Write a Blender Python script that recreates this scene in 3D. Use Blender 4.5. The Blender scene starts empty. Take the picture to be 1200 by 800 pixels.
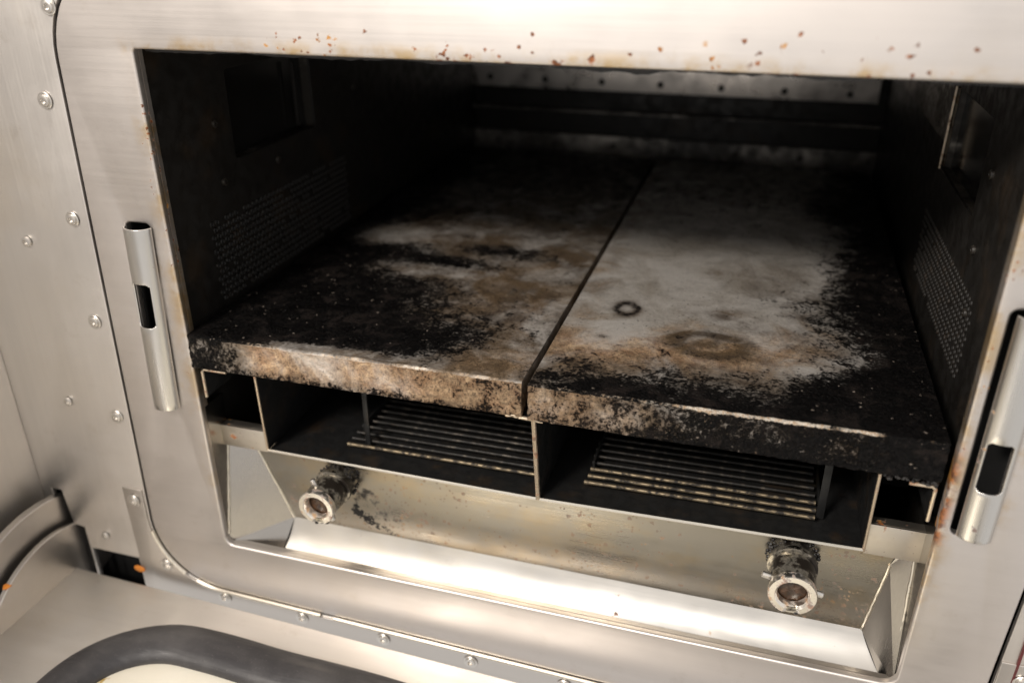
import bpy, bmesh, math, random
from mathutils import Vector, Matrix, noise
from math import radians, sin, cos, pi

random.seed(7)
S = bpy.context.scene
COL = S.collection

# ------------------------------------------------------------------ camera
cam_d = bpy.data.cameras.new('camera')
cam = bpy.data.objects.new('camera', cam_d)
COL.objects.link(cam)
yaw, pit, roll = 0.2915, -0.4541, 0.0031
R = Matrix.Rotation(yaw, 3, 'Z') @ Matrix.Rotation(pit, 3, 'X') @ Matrix.Rotation(roll, 3, 'Y')
cam.matrix_world = Matrix.Translation((0.1251, -0.4488, 0.0643)) @ (R @ Matrix.Rotation(pi/2, 3, 'X')).to_4x4()
cam_d.sensor_width = 36
cam_d.lens = 987.05/1200*36
cam_d.clip_start = 0.01
cam_d.clip_end = 50
cam_d.dof.use_dof = True
cam_d.dof.focus_distance = 0.55
cam_d.dof.aperture_fstop = 4.0
S.camera = cam

# ------------------------------------------------------------------ light
world = bpy.data.worlds.new('World')
S.world = world
world.use_nodes = True
bg = world.node_tree.nodes['Background']
bg.inputs[0].default_value = (1.0, 0.972, 0.945, 1)
bg.inputs[1].default_value = 0.83

def area(name, loc, target, sx, sy, power, color):
    d = bpy.data.lights.new(name, 'AREA')
    d.shape = 'RECTANGLE'; d.size = sx; d.size_y = sy
    d.energy = power; d.color = color
    o = bpy.data.objects.new(name, d)
    COL.objects.link(o)
    o.location = loc
    o.rotation_euler = (Vector(target)-Vector(loc)).to_track_quat('-Z', 'Y').to_euler()
    return o
area('ceiling_lamp', (-0.55, -1.42, 0.97), (0, 0.05, -0.2), 0.36, 0.22, 35.5, (1.0, 0.92, 0.83))
area('room_fill', (-0.9, -2.2, 1.7), (0, 0, -0.2), 1.6, 0.8, 23, (1.0, 0.97, 0.94))  # added soft fill, not a known lamp of the room

S.view_settings.view_transform = 'Standard'
S.view_settings.look = 'None'
S.view_settings.exposure = 0.0
S.view_settings.gamma = 1.0

# ------------------------------------------------------------------ material helpers
class NT:
    def __init__(s, name):
        s.m = bpy.data.materials.new(name); s.m.use_nodes = True
        s.t = s.m.node_tree; s.p = s.t.nodes['Principled BSDF']
        s.tc = s.t.nodes.new('ShaderNodeTexCoord')
    def n(s, kind, **kw):
        x = s.t.nodes.new(kind)
        for k, v in kw.items(): setattr(x, k, v)
        return x
    def link(s, a, b): s.t.links.new(a, b)
    def val(s, sock, v):
        if isinstance(v, bpy.types.NodeSocket): s.link(v, sock)
        elif isinstance(v, (tuple, list)) and len(v) == 3 and sock.type == 'RGBA': sock.default_value = (*v, 1)
        else: sock.default_value = v
    def coord(s, scale=(1, 1, 1), loc=(0, 0, 0)):
        mp = s.n('ShaderNodeMapping'); s.link(s.tc.outputs['Object'], mp.inputs[0])
        mp.inputs['Scale'].default_value = scale; mp.inputs['Location'].default_value = loc
        return mp.outputs[0]
    def noise(s, scale, detail=4, rough=0.55, vec=None, dist=0.0):
        x = s.n('ShaderNodeTexNoise'); s.link(vec if vec is not None else s.tc.outputs['Object'], x.inputs['Vector'])
        x.inputs['Scale'].default_value = scale; x.inputs['Detail'].default_value = detail
        x.inputs['Roughness'].default_value = rough; x.inputs['Distortion'].default_value = dist
        return x.outputs[0]
    def ramp(s, f, a, b, lo=0.0, hi=1.0, smooth=True):
        x = s.n('ShaderNodeMapRange', interpolation_type='SMOOTHSTEP' if smooth else 'LINEAR')
        s.val(x.inputs[0], f)
        x.inputs[1].default_value = a; x.inputs[2].default_value = b
        x.inputs[3].default_value = lo; x.inputs[4].default_value = hi
        return x.outputs[0]
    def math(s, op, a, b=0.0):
        x = s.n('ShaderNodeMath', operation=op); s.val(x.inputs[0], a); s.val(x.inputs[1], b)
        return x.outputs[0]
    def mix(s, f, a, b):
        x = s.n('ShaderNodeMix', data_type='RGBA'); s.val(x.inputs[0], f); s.val(x.inputs[6], a); s.val(x.inputs[7], b)
        return x.outputs[2]
    def mixf(s, f, a, b):
        x = s.n('ShaderNodeMix', data_type='FLOAT'); s.val(x.inputs[0], f); s.val(x.inputs[2], a); s.val(x.inputs[3], b)
        return x.outputs[0]
    def sep(s):
        x = s.n('ShaderNodeSeparateXYZ'); s.link(s.tc.outputs['Object'], x.inputs[0]); return x.outputs
    def bump(s, h, strength=0.3, dist=0.001):
        x = s.n('ShaderNodeBump'); s.val(x.inputs['Height'], h)
        x.inputs['Strength'].default_value = strength; x.inputs['Distance'].default_value = dist
        s.link(x.outputs[0], s.p.inputs['Normal'])
    def specks(s, scale, keep, size, vec=None):
        # irregular spots: voronoi cells, only some of them carry a spot
        w = s.n('ShaderNodeTexNoise'); w.inputs['Scale'].default_value = scale*2.2; w.inputs['Detail'].default_value = 3
        base = vec if vec is not None else s.tc.outputs['Object']
        s.link(base, w.inputs['Vector'])
        sc = s.n('ShaderNodeVectorMath', operation='SCALE'); s.link(w.outputs['Color'], sc.inputs[0]); sc.inputs['Scale'].default_value = 0.9/scale
        ad = s.n('ShaderNodeVectorMath', operation='ADD'); s.link(base, ad.inputs[0]); s.link(sc.outputs[0], ad.inputs[1])
        v = s.n('ShaderNodeTexVoronoi'); v.inputs['Scale'].default_value = scale
        s.link(ad.outputs[0], v.inputs['Vector'])
        col = s.n('ShaderNodeSeparateColor'); s.link(v.outputs['Color'], col.inputs[0])
        pick = s.math('GREATER_THAN', keep, col.outputs[0])
        sz = s.math('MULTIPLY', col.outputs[1], size)
        d = s.math('SUBTRACT', sz, v.outputs['Distance'])
        dot = s.ramp(d, -0.06, 0.12)
        return s.math('MULTIPLY', pick, dot)
    def out(s, color, rough, metal=0.0, spec=None):
        s.val(s.p.inputs['Base Color'], color); s.val(s.p.inputs['Roughness'], rough); s.val(s.p.inputs['Metallic'], metal)
        if spec is not None: s.val(s.p.inputs['Specular IOR Level'], spec)
        return s.m

def steel(name, base=(0.64, 0.597, 0.565), rough=0.45, brush='z', rust=0.0, rust_fn=None, blotch=0.5, halo_fn=None):
    """brushed stainless steel; brush = axis the grain runs along"""
    k = NT(name)
    g = 900
    sc = {'x': (6, g, g), 'y': (g, 6, g), 'z': (g, g, 6)}[brush]
    fine = k.noise(1.0, 3, 0.6, k.coord(sc))
    sc2 = {'x': (2, 90, 90), 'y': (90, 2, 90), 'z': (90, 90, 2)}[brush]
    broad = k.noise(1.0, 4, 0.6, k.coord(sc2))
    cloud = k.noise(9, 5, 0.6)
    r = k.math('ADD', k.ramp(fine, .3, .7, rough-.025, rough+.03), k.ramp(cloud, .35, .7, -.05*blotch, .16*blotch))
    wipe = k.noise(1, 4, .6, k.coord((9, 30, 22), (2, 5, 1)), 1.2)
    r = k.math('ADD', r, k.ramp(wipe, .48, .70, 0, .06*blotch))
    tint = tuple(c*.965 for c in base)
    c = k.mix(k.ramp(broad, .35, .7), base, tint)
    warm = (base[0]*.97, base[1]*.86, base[2]*.66)
    c = k.mix(k.ramp(k.noise(6, 5, .65, k.coord((1, 1, 1), (3, 1, 2))), .50, .78, 0, .55*blotch), c, warm)
    metal = 1.0
    grease = k.ramp(k.noise(38, 5, .7, k.coord((1, 1, 1), (.3, .7, .2))), .58, .78, 0, .35*blotch)
    c = k.mix(grease, c, (.33, .26, .18))
    if halo_fn:
        c = k.mix(halo_fn(k), c, (.50, .335, .13))
    if name.startswith('kick'):
        fg = foot_grease(k)
        c = k.mix(fg, c, (.016, .011, .008)); metal = k.math('SUBTRACT', 1.0, fg)
    if rust_fn:
        msk = rust_fn(k)
        rc = k.mix(k.ramp(k.noise(200, 2), .4, .6), (.24, .080, .020), (.085, .028, .010))
        rc = k.mix(k.ramp(k.noise(48, 2, .5, k.coord((1, 1, 1), (6, 2, 9))), .54, .62, 0, .85), rc, (.42, .20, .035))
        c = k.mix(msk, c, rc)
        metal = k.math('MULTIPLY', metal, k.math('SUBTRACT', 1.0, msk))
        r = k.mixf(msk, r, .75)
    k.bump(fine, .03, .0003)
    return k.out(c, r, metal)

def rust_front(k):
    x, y, z = k.sep()
    # rust crumbs and drips along the upper edge of the opening, mostly over its middle and right
    span = k.math('MULTIPLY', k.ramp(x, -.22, -.12), k.ramp(x, .20, .25, 1, 0))
    near = k.math('MULTIPLY', k.math('MULTIPLY', k.ramp(z, -.004, .000), k.ramp(z, .001, .013, 1, 0)), span)
    near2 = k.math('MULTIPLY', k.math('MULTIPLY', k.ramp(z, -.004, .000), k.ramp(z, .004, .024, 1, 0)), span)
    clus = k.ramp(k.noise(16, 2, .5, k.coord((1, 1, .3), (1.3, 0, 0))), .44, .62, .12, 1)
    a = k.specks(105, k.math('MULTIPLY', k.math('MULTIPLY', near, clus), .62), .64)
    a2 = k.specks(270, k.math('MULTIPLY', k.math('MULTIPLY', near2, clus), .34), .62, k.coord((1, 1, 1), (3, 1, 2)))
    side = k.math('MULTIPLY', k.ramp(k.math('ABSOLUTE', x), .250, .260, 1, 0), k.ramp(k.noise(30, 2, .5, k.coord((1, 1, 1), (5, 5, 5))), .48, .62, 0, .6))
    side = k.math('MULTIPLY', side, k.math('MULTIPLY', k.ramp(z, -.3, -.25), k.ramp(z, -.01, -.03)))
    b = k.specks(260, side, .45, k.coord((1, 1, 1), (2, 3, 1)))
    run = k.math('MULTIPLY', k.ramp(x, .247, .250), k.ramp(x, .250, .2575, 1, 0))
    run = k.math('MULTIPLY', run, k.math('MULTIPLY', k.ramp(z, -.275, -.255), k.ramp(z, -.215, -.18, 1, 0)))
    run = k.math('MULTIPLY', run, k.ramp(k.noise(70, 4, .65), .36, .55))
    return k.math('MAXIMUM', k.math('MAXIMUM', a, a2), k.math('MAXIMUM', run, b))
def halo_front(k):
    x, y, z = k.sep()
    ax = k.math('ABSOLUTE', x)
    sd = k.math('MULTIPLY', k.ramp(ax, .249, .264, 1, 0), k.math('MULTIPLY', k.ramp(z, -.36, -.28), k.ramp(z, .0, .01, 1, 0)))
    tp = k.math('MULTIPLY', k.ramp(z, -.002, .0), k.ramp(z, .001, .011, 1, 0))
    tp = k.math('MULTIPLY', tp, k.ramp(ax, .25, .26, 1, 0))
    e = k.math('MAXIMUM', sd, tp)
    e = k.math('MULTIPLY', e, k.ramp(k.noise(34, 5, .65), .42, .66, .05, .75))
    tube = k.math('MULTIPLY', k.ramp(k.math('ABSOLUTE', k.math('SUBTRACT', ax, .272)), .008, .018, 1, 0), k.math('MULTIPLY', k.ramp(z, -.27, -.22), k.ramp(z, -.14, -.11, 1, 0)))
    tube = k.math('MULTIPLY', tube, k.ramp(k.noise(40, 4, .6, k.coord((1, 1, 1), (3, 3, 1))), .50, .70, 0, .45))
    return k.math('MAXIMUM', e, tube)

def rust_kick(k):
    keep = k.math('MULTIPLY', k.ramp(k.noise(15, 3, .6), .44, .64, .03, .7), k.ramp(k.sep()[2], -.365, -.315, 1.0, .45))
    a = k.specks(250, keep, .56)
    b = k.specks(400, keep, .52, k.coord((1, 1, 1), (4, 4, 4)))
    return k.math('MULTIPLY', k.math('MAXIMUM', a, b), .45)

def halo_kick(k):
    # yellow-brown grease film drifting over the middle of the panel
    m = k.ramp(k.noise(17, 5, .65, k.coord((1, 1, 1.6), (2, 2, 5))), .44, .66, 0, .24)
    return m
def foot_grease(k):
    # black burnt grease spread round the pipe feet and trailing off to the right of the left one
    tot = None
    for cx, cz, rx, rz in ((-.153, -.309, .017, .013), (-.138, -.333, .016, .011), (-.122, -.347, .016, .007), (.178, -.302, .018, .010)):
        v = k.n('ShaderNodeVectorMath', operation='MULTIPLY_ADD')
        k.link(k.tc.outputs['Object'], v.inputs[0]); v.inputs[1].default_value = (1/rx, 0, 1/rz); v.inputs[2].default_value = (-cx/rx, 0, -cz/rz)
        l = k.n('ShaderNodeVectorMath', operation='LENGTH'); k.link(v.outputs[0], l.inputs[0])
        g = k.ramp(l.outputs['Value'], .2, 1.9, .64, 0)
        tot = g if tot is None else k.math('MAXIMUM', tot, g)
    n = k.math('MULTIPLY', k.math('SUBTRACT', k.noise(120, 6, .75), .5), 2.6)
    return k.ramp(k.math('ADD', tot, n), .45, .85)
def rust_block(k):
    return k.math('MAXIMUM', k.specks(110, .25, .45), k.specks(300, .25, .4, k.coord((1, 1, 1), (4, 4, 4))))

def sooty(name, base=(.30, .27, .23), soot=(.012, .0105, .009), amount=.8, rough=.42, scale=10):
    """metal sheet baked over with soot"""
    k = NT(name)
    n1 = k.noise(scale, 6, .65)
    n2 = k.noise(scale*9, 4, .6)
    f = k.math('ADD', k.math('MULTIPLY', n1, .7), k.math('MULTIPLY', n2, .3))
    lo = .62-.55*amount
    m = k.ramp(f, lo-.02, lo+.16)
    c = k.mix(m, base, soot)
    brown = k.ramp(k.noise(scale*2.3, 4, .6, k.coord((1, 1, 1), (3, 2, 1))), .52, .72, 0, .5)
    c = k.mix(brown, c, (.035, .022, .012))
    r = k.math('ADD', k.ramp(n2, .3, .7, rough-.06, rough+.22), 0.0)
    metal = k.math('MULTIPLY', k.math('SUBTRACT', 1.0, m), .9)
    k.bump(n2, .25, .0006)
    return k.out(c, r, metal, .35)

M = {}
M['frame'] = steel('brushed_steel_frame', rust_fn=rust_front, halo_fn=halo_front, brush='x')
M['panel'] = steel('brushed_steel_panel', (.69, .655, .62), .42, 'z')
M['trim'] = steel('brushed_steel_trim', (.58, .545, .51), .34, 'x', blotch=.3)
M['door'] = steel('brushed_steel_door', (.80, .77, .73), .46, 'x')
M['kick'] = steel('kick_panel_steel', (.335, .312, .272), .31, 'x', rust_fn=rust_kick, halo_fn=halo_kick, blotch=.8)
M['hop'] = steel('hopper_steel', (.42, .395, .365), .22, 'z', blotch=.25)
M['floor'] = steel('drip_floor_steel', (.56, .54, .51), .40, 'x', rust_fn=lambda k: k.math('MULTIPLY', k.specks(120, .05, .3), .8), blotch=.8)
M['block'] = steel('shelf_steel', (.60, .55, .48), .42, 'x', rust_fn=rust_block, blotch=1.0)
M['screw'] = steel('screw_steel', (.66, .63, .59), .34, 'x', blotch=.2)
M['cscrew'] = sooty('sooty_screw', (.42, .37, .30), (.02, .017, .014), .55, .35, 200)
M['tube'] = steel('hinge_tube_steel', (.58, .56, .53), .30, 'z', blotch=.4, rust_fn=lambda k: k.math('MULTIPLY', k.specks(160, .10, .3), .8))
M['wall'] = sooty('sooty_cavity_wall', amount=.95)
M['wall_clean'] = sooty('half_sooty_sheet', (.34, .31, .27), (.03, .026, .021), .52, .38, 14)
M['strip'] = sooty('rear_strip_steel', (.72, .67, .62), (.52, .48, .44), .02, .30, 5)
M['band'] = sooty('sooty_lit_band', (.40, .37, .33), (.06, .052, .044), .45, .40, 22)
M['strip_dark'] = sooty('lower_rear_strip', (.26, .24, .215), (.05, .045, .04), .40, .40, 9)
M['dark'] = sooty('burnt_black_sheet', (.10, .09, .08), (.010, .009, .008), .95, .5, 20)
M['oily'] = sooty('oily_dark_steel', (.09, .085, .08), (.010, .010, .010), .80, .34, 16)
M['inlet'] = sooty('sooty_inlet_sheet', (.12, .095, .07), (.010, .0085, .007), .75, .45, 40)
M['edge'] = steel('worn_edge_steel', (.60, .50, .38), .45, 'z', rust_fn=lambda k: k.math('MULTIPLY', k.ramp(k.noise(160, 4, .6), .52, .66), .8))
M['lip'] = steel('bright_lip_steel', (.74, .69, .60), .30, 'x', blotch=.3)

def simple(name, col, rough, metal=0.0, nscale=60, var=.35, bump=.2, spec=None):
    k = NT(name)
    n = k.noise(nscale, 5, .6)
    c = k.mix(k.ramp(n, .3, .7), col, tuple(v*(1-var) for v in col))
    k.bump(n, bump, .0006)
    return k.out(c, k.ramp(k.noise(nscale*.4, 3), .3, .7, rough-.06, rough+.10), metal, spec)
M['glass'] = simple('dark_lamp_glass', (.012, .011, .010), .16, nscale=20, bump=.02)
M['void'] = simple('black_gap', (.006, .006, .006), .8, bump=0)
M['red'] = simple('red_reflection', (.09, .012, .012), .5)
M['gunk'] = simple('baked_black_grease', (.012, .010, .009), .42, nscale=260, bump=.9)
M['bore'] = simple('burnt_brown_grease', (.07, .035, .018), .40, nscale=170, var=.85, bump=.9)
M['orange'] = simple('orange_fleck', (.75, .25, .03), .6)

def rubber():
    k = NT('worn_black_rubber')
    streak = k.noise(1, 4, .6, k.coord((14, 160, 160)))
    cl = k.noise(22, 5, .6)
    c = k.mix(k.ramp(cl, .4, .7), (.030, .028, .030), (.064, .060, .060))
    c = k.mix(k.ramp(k.noise(600, 3), .60, .75, 0, .5), c, (.11, .10, .10))
    k.bump(streak, .5, .0012)
    return k.out(c, k.ramp(streak, .3, .7, .34, .60), 0.0, .5)
M['rubber'] = rubber()

def door_glass():
    k = NT('cream_inner_door_liner')
    c = k.mix(k.ramp(k.noise(12, 4), .4, .7), (.84, .80, .69), (.80, .74, .60))
    c = k.mix(k.specks(60, .10, .3), c, (.50, .34, .10))
    return k.out(c, .35, .15)
M['liner'] = door_glass()

def pipe_mat():
    k = NT('greasy_pipe_steel')
    n = k.noise(70, 5, .65)
    m = k.ramp(n, .40, .54)
    c = k.mix(m, (.46, .42, .35), (.016, .012, .009))
    k.bump(n, .4, .0008)
    return k.out(c, k.ramp(n, .3, .7, .24, .42), k.math('SUBTRACT', 1.0, k.math('MULTIPLY', m, .7)))
M['pipe'] = pipe_mat()
M['collar'] = steel('pipe_collar_steel', (.82, .78, .72), .27, 'x', blotch=.3,
                    rust_fn=lambda k: k.math('MULTIPLY', k.ramp(k.noise(120, 5, .65), .47, .62), .8))

def plate_mat():
    """griddle plate: bare steel, tan scale and burnt-on carbon (with painted rear shade), masks carried by the mesh and broken up by noise"""
    k = NT('griddle_plate_burnt_steel')
    a = k.n('ShaderNodeAttribute', attribute_name='char_shade').outputs['Fac']
    b = k.n('ShaderNodeAttribute', attribute_name='scale').outputs['Fac']
    w = k.n('ShaderNodeAttribute', attribute_name='worn').outputs['Fac']
    st = k.n('ShaderNodeAttribute', attribute_name='stain').outputs['Fac']
    n_f = k.noise(420, 5, .7)
    n_g = k.noise(1100, 3, .6)
    n_m = k.noise(85, 6, .68, None, .6)
    n_m2 = k.noise(46, 6, .7, k.coord((1, 1, 1), (4, 1, 2)), .4)
    n_l = k.noise(22, 5, .62, None, .8)
    nn = k.math('ADD', k.math('MULTIPLY', n_m, .55), k.math('MULTIPLY', n_f, .45))
    af = k.math('ADD', a, k.math('MULTIPLY', k.math('SUBTRACT', nn, .5), 2.8))
    char_shade = k.ramp(af, .44, .70)
    # soot film: wide, soft, uneven darkening round the burnt areas and over the stains
    sm_ = k.math('ADD', k.math('MULTIPLY', k.math('SUBTRACT', n_m2, .5), 1.5), k.math('MULTIPLY', k.math('SUBTRACT', n_l, .5), 1.1))
    sm_ = k.math('ADD', sm_, k.math('MULTIPLY', k.math('SUBTRACT', n_f, .5), .7))
    soot = k.ramp(k.math('ADD', k.math('MULTIPLY', a, 1.25), k.math('MULTIPLY', sm_, k.mixf(st, .55, 1.0))), .06, 1.05, 0, 1.0, False)
    film = k.math('ADD', k.math('MULTIPLY', st, k.ramp(n_m, .28, .60, .70, 1.05)), k.math('MULTIPLY', sm_, k.mixf(st, .25, .8)))
    thin = k.ramp(film, .05, .80, 0, .93, False)
    bf = k.math('ADD', b, k.math('MULTIPLY', k.math('SUBTRACT', n_l, .5), 1.4))
    tan = k.ramp(bf, .25, .95)
    bare = k.mix(k.ramp(n_l, .35, .65), (.66, .62, .575), (.50, .455, .40))
    bare = k.mix(k.ramp(n_f, .56, .72, 0, .3), bare, (.19, .155, .125))
    tanc = k.mix(k.ramp(n_m, .34, .62), (.58, .40, .24), (.34, .20, .11))
    grain = k.ramp(k.math('ADD', k.math('MULTIPLY', n_f, .6), k.math('MULTIPLY', n_g, .4)), .46, .60)
    tanc = k.mix(k.math('MULTIPLY', grain, .62), tanc, (.085, .060, .043))
    tanc = k.mix(k.ramp(n_m2, .56, .68, 0, .55), tanc, (.22, .08, .032))
    c = k.mix(tan, bare, tanc)
    c = k.mix(thin, c, k.mix(k.ramp(n_l, .4, .6), (.080, .060, .044), (.115, .074, .038)))
    c = k.mix(soot, c, (.022, .018, .0155))
    pits = k.specks(430, k.ramp(n_l, .35, .65, .10, .45), .42, k.coord((1, 1, 1), (2, 2, 5)))
    c = k.mix(k.math('MULTIPLY', pits, .6), c, (.022, .017, .014))
    charc_glint = k.mix(k.ramp(n_f, .46, .68), (.0020, .0018, .0019), (.0085, .0070, .0064))
    charc_glint = k.mix(k.ramp(n_m2, .50, .66, 0, .75), charc_glint, (.020, .015, .013))
    charc_glint = k.mix(k.specks(360, .09, .42), charc_glint, (.18, .15, .125))  # pale specks painted into the char as glints
    c = k.mix(char_shade, c, charc_glint)
    wf = k.math('ADD', w, k.math('MULTIPLY', k.math('SUBTRACT', nn, .5), 1.6))
    worn = k.ramp(wf, .45, .70)
    c = k.mix(worn, c, k.mix(k.ramp(n_f, .45, .62), (.68, .61, .52), (.42, .30, .20)))
    dirt = k.math('MAXIMUM', k.math('MULTIPLY', tan, .75), k.math('MAXIMUM', char_shade, k.math('MAXIMUM', soot, k.math('MULTIPLY', thin, .8))))
    metal = k.math('MAXIMUM', k.math('MULTIPLY', k.math('SUBTRACT', 1.0, dirt), .50), k.math('MULTIPLY', worn, .3))
    r = k.mixf(char_shade, k.mixf(tan, .42, .62), k.ramp(n_m2, .38, .62, .26, .62))
    h = k.math('ADD', k.math('MULTIPLY', n_f, k.mixf(char_shade, .22, .8)), k.math('MULTIPLY', char_shade, .35))
    h = k.math('ADD', h, k.math('MULTIPLY', n_g, k.mixf(k.math('MAXIMUM', char_shade, tan), .08, .40)))
    k.bump(h, 1.0, .0024)
    return k.out(c, r, metal, k.mixf(char_shade, .22, .09))
M['plate'] = plate_mat()

# ------------------------------------------------------------------ object helpers
def link(name, me, mat, parent=None, label=None):
    o = bpy.data.objects.new(name, me)
    COL.objects.link(o)
    if mat is not None and not me.materials: me.materials.append(M[mat])
    if parent is not None: o.parent = parent
    if label: o['label'] = label
    return o
def smooth(me, ang=35):
    for p in me.polygons: p.use_smooth = True
    bm = bmesh.new(); bm.from_mesh(me)
    for e in bm.edges:
        if len(e.link_faces) == 2 and e.calc_face_angle(0) > radians(ang): e.smooth = False
    bm.to_mesh(me); bm.free()
def bmobj(name, bm, mat, parent=None, label=None, sm=True, ang=35):
    bmesh.ops.recalc_face_normals(bm, faces=bm.faces)
    me = bpy.data.meshes.new(name); bm.to_mesh(me); bm.free()
    if sm: smooth(me, ang)
    return link(name, me, mat, parent, label)
def empty(name, loc, label, cat, group=None):
    o = bpy.data.objects.new(name, None); COL.objects.link(o); o.location = loc; o.empty_display_size = .05
    o['label'] = label; o['category'] = cat
    if group: o['group'] = group
    return o

def rrect(x0, x1, z0, z1, r=0.0, n=8):
    if r <= 0: return [(x0, z0), (x1, z0), (x1, z1), (x0, z1)]
    return rquad([(x0, z0), (x1, z0), (x1, z1), (x0, z1)], r, n)
def rquad(pts, r, n=8):
    out = []
    N = len(pts)
    rr = r if isinstance(r, (list, tuple)) else [r]*N
    for i in range(N):
        p = Vector(pts[i]); a = (Vector(pts[i-1])-p); b = (Vector(pts[(i+1) % N])-p)
        a.normalize(); b.normalize()
        rad = rr[i]
        if rad <= 0: out.append(tuple(p)); continue
        half = a.angle(b)/2
        t = rad/math.tan(half)
        c = p+(a+b).normalized()*(rad/sin(half))
        s = p+a*t-c; e = p+b*t-c
        a0 = math.atan2(s.y, s.x); a1 = math.atan2(e.y, e.x)
        d = (a1-a0+pi) % (2*pi)-pi
        for j in range(n+1):
            q = a0+d*j/n
            out.append((c.x+rad*cos(q), c.y+rad*sin(q)))
    return out

BASIS = {'Y': Matrix(((1, 0, 0), (0, 0, -1), (0, 1, 0))),      # local x,y,z -> x, z, -y  (z axis out of the front)
         'X': Matrix(((0, 0, 1), (1, 0, 0), (0, 1, 0))),       # local x,y,z -> y, z, x
         'Z': Matrix(((1, 0, 0), (0, 1, 0), (0, 0, 1)))}
def sheet(name, outlines, plane, off, thick, mat, parent=None, bevel=0.0, label=None, res=2):
    """flat sheet with holes: closed outlines in the plane, front face at 'off', thickness behind it, rounded edges"""
    cu = bpy.data.curves.new(name, 'CURVE'); cu.dimensions = '2D'; cu.fill_mode = 'BOTH'
    for pts in outlines:
        sp = cu.splines.new('POLY'); sp.points.add(len(pts)-1)
        for q, (u, v) in zip(sp.points, pts): q.co = (u, v, 0, 1)
        sp.use_cyclic_u = True
    cu.extrude = max(thick/2-bevel, 1e-5); cu.bevel_depth = bevel; cu.bevel_resolution = res; cu.offset = -bevel
    tmp = bpy.data.objects.new('tmp', cu); COL.objects.link(tmp)
    dg = bpy.context.evaluated_depsgraph_get(); dg.update()
    me = bpy.data.meshes.new_from_object(tmp.evaluated_get(dg))
    bpy.data.objects.remove(tmp); bpy.data.curves.remove(cu)
    B = BASIS[plane].to_4x4()
    sgn = {'Y': Vector((0, off+thick/2, 0)), 'X': Vector((off, 0, 0)), 'Z': Vector((0, 0, off))}[plane]
    me.transform(Matrix.Translation(sgn) @ B)
    me.materials.clear()
    me.name = name
    bm = bmesh.new(); bm.from_mesh(me); bmesh.ops.remove_doubles(bm, verts=bm.verts, dist=1e-6)
    return bmobj(name, bm, mat, parent, label, ang=30)

def box_bm(bm, x0, x1, y0, y1, z0, z1, bev=0.0):
    r = bmesh.ops.create_cube(bm, size=1)
    for v in r['verts']:
        v.co = Vector(((x0+x1)/2+v.co.x*(x1-x0), (y0+y1)/2+v.co.y*(y1-y0), (z0+z1)/2+v.co.z*(z1-z0)))
    if bev > 0:
        es = list({e for v in r['verts'] for e in v.link_edges})
        bmesh.ops.bevel(bm, geom=es, offset=bev, segments=2, affect='EDGES', profile=.6)
def box(name, x0, x1, y0, y1, z0, z1, mat, parent=None, bev=0.0004, label=None):
    bm = bmesh.new(); box_bm(bm, x0, x1, y0, y1, z0, z1, bev)
    return bmobj(name, bm, mat, parent, label)
def poly(name, pts, mat, parent=None, thick=0.0012, label=None, dirn=None):
    """thin sheet-metal facet through the given corner points"""
    bm = bmesh.new()
    vs = [bm.verts.new(p) for p in pts]
    f = bm.faces.new(vs); f.normal_update()
    d = Vector(dirn) if dirn else -f.normal
    r = bmesh.ops.extrude_face_region(bm, geom=[f])
    for g in r['geom']:
        if isinstance(g, bmesh.types.BMVert): g.co += d.normalized()*thick
    if len(pts) > 4: bmesh.ops.triangulate(bm, faces=[x for x in bm.faces if len(x.verts) > 4])
    return bmobj(name, bm, mat, parent, label, sm=False)
def tube(bm, path, r, seg=12, cap=True, closed=False, squash=None):
    rings = []
    n = len(path)
    P = [Vector(p) for p in path]
    for i in range(n):
        a = P[i-1] if (i > 0 or closed) else P[i]; b = P[(i+1) % n] if (i < n-1 or closed) else P[i]
        t = (b-a).normalized()
        up = Vector((0, 0, 1)) if abs(t.z) < .9 else Vector((1, 0, 0))
        s = t.cross(up).normalized(); u = s.cross(t)
        ri = r[i] if isinstance(r, (list, tuple)) else r
        k = squash if squash else 1.0
        rings.append([bm.verts.new(P[i]+s*ri*cos(2*pi*j/seg)+u*ri*k*sin(2*pi*j/seg)) for j in range(seg)])
    for i in range(n if closed else n-1):
        A, Bq = rings[i], rings[(i+1) % n]
        for j in range(seg): bm.faces.new((A[j], A[(j+1) % seg], Bq[(j+1) % seg], Bq[j]))
    if cap and not closed:
        bm.faces.new(rings[0][::-1]); bm.faces.new(rings[-1])
def lathe(bm, prof, seg=24, axis='-y', cap=True):
    """profile of (radius, height) turned round an axis that points out of the front"""
    rings = []
    for r, h in prof:
        rings.append([bm.verts.new((r*cos(2*pi*j/seg), -h, r*sin(2*pi*j/seg))) for j in range(seg)])
    for A, Bq in zip(rings, rings[1:]):
        for j in range(seg): bm.faces.new((A[j], A[(j+1) % seg], Bq[(j+1) % seg], Bq[j]))
    if cap: bm.faces.new(rings[-1])

# ------------------------------------------------------------------ the oven
oven = empty('oven', (0, 0.3, -0.52),
             'stainless steel griddle oven with burnt black cavity and drip tray behind its open front', 'oven')
oven_inv = Matrix.Translation((0, 0.3, -0.52)).inverted()
def adopt():  # parts are modelled in world coordinates: keep them there under the oven's base
    for o in list(COL.objects):
        if o.parent == oven: o.matrix_parent_inverse = oven_inv

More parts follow.
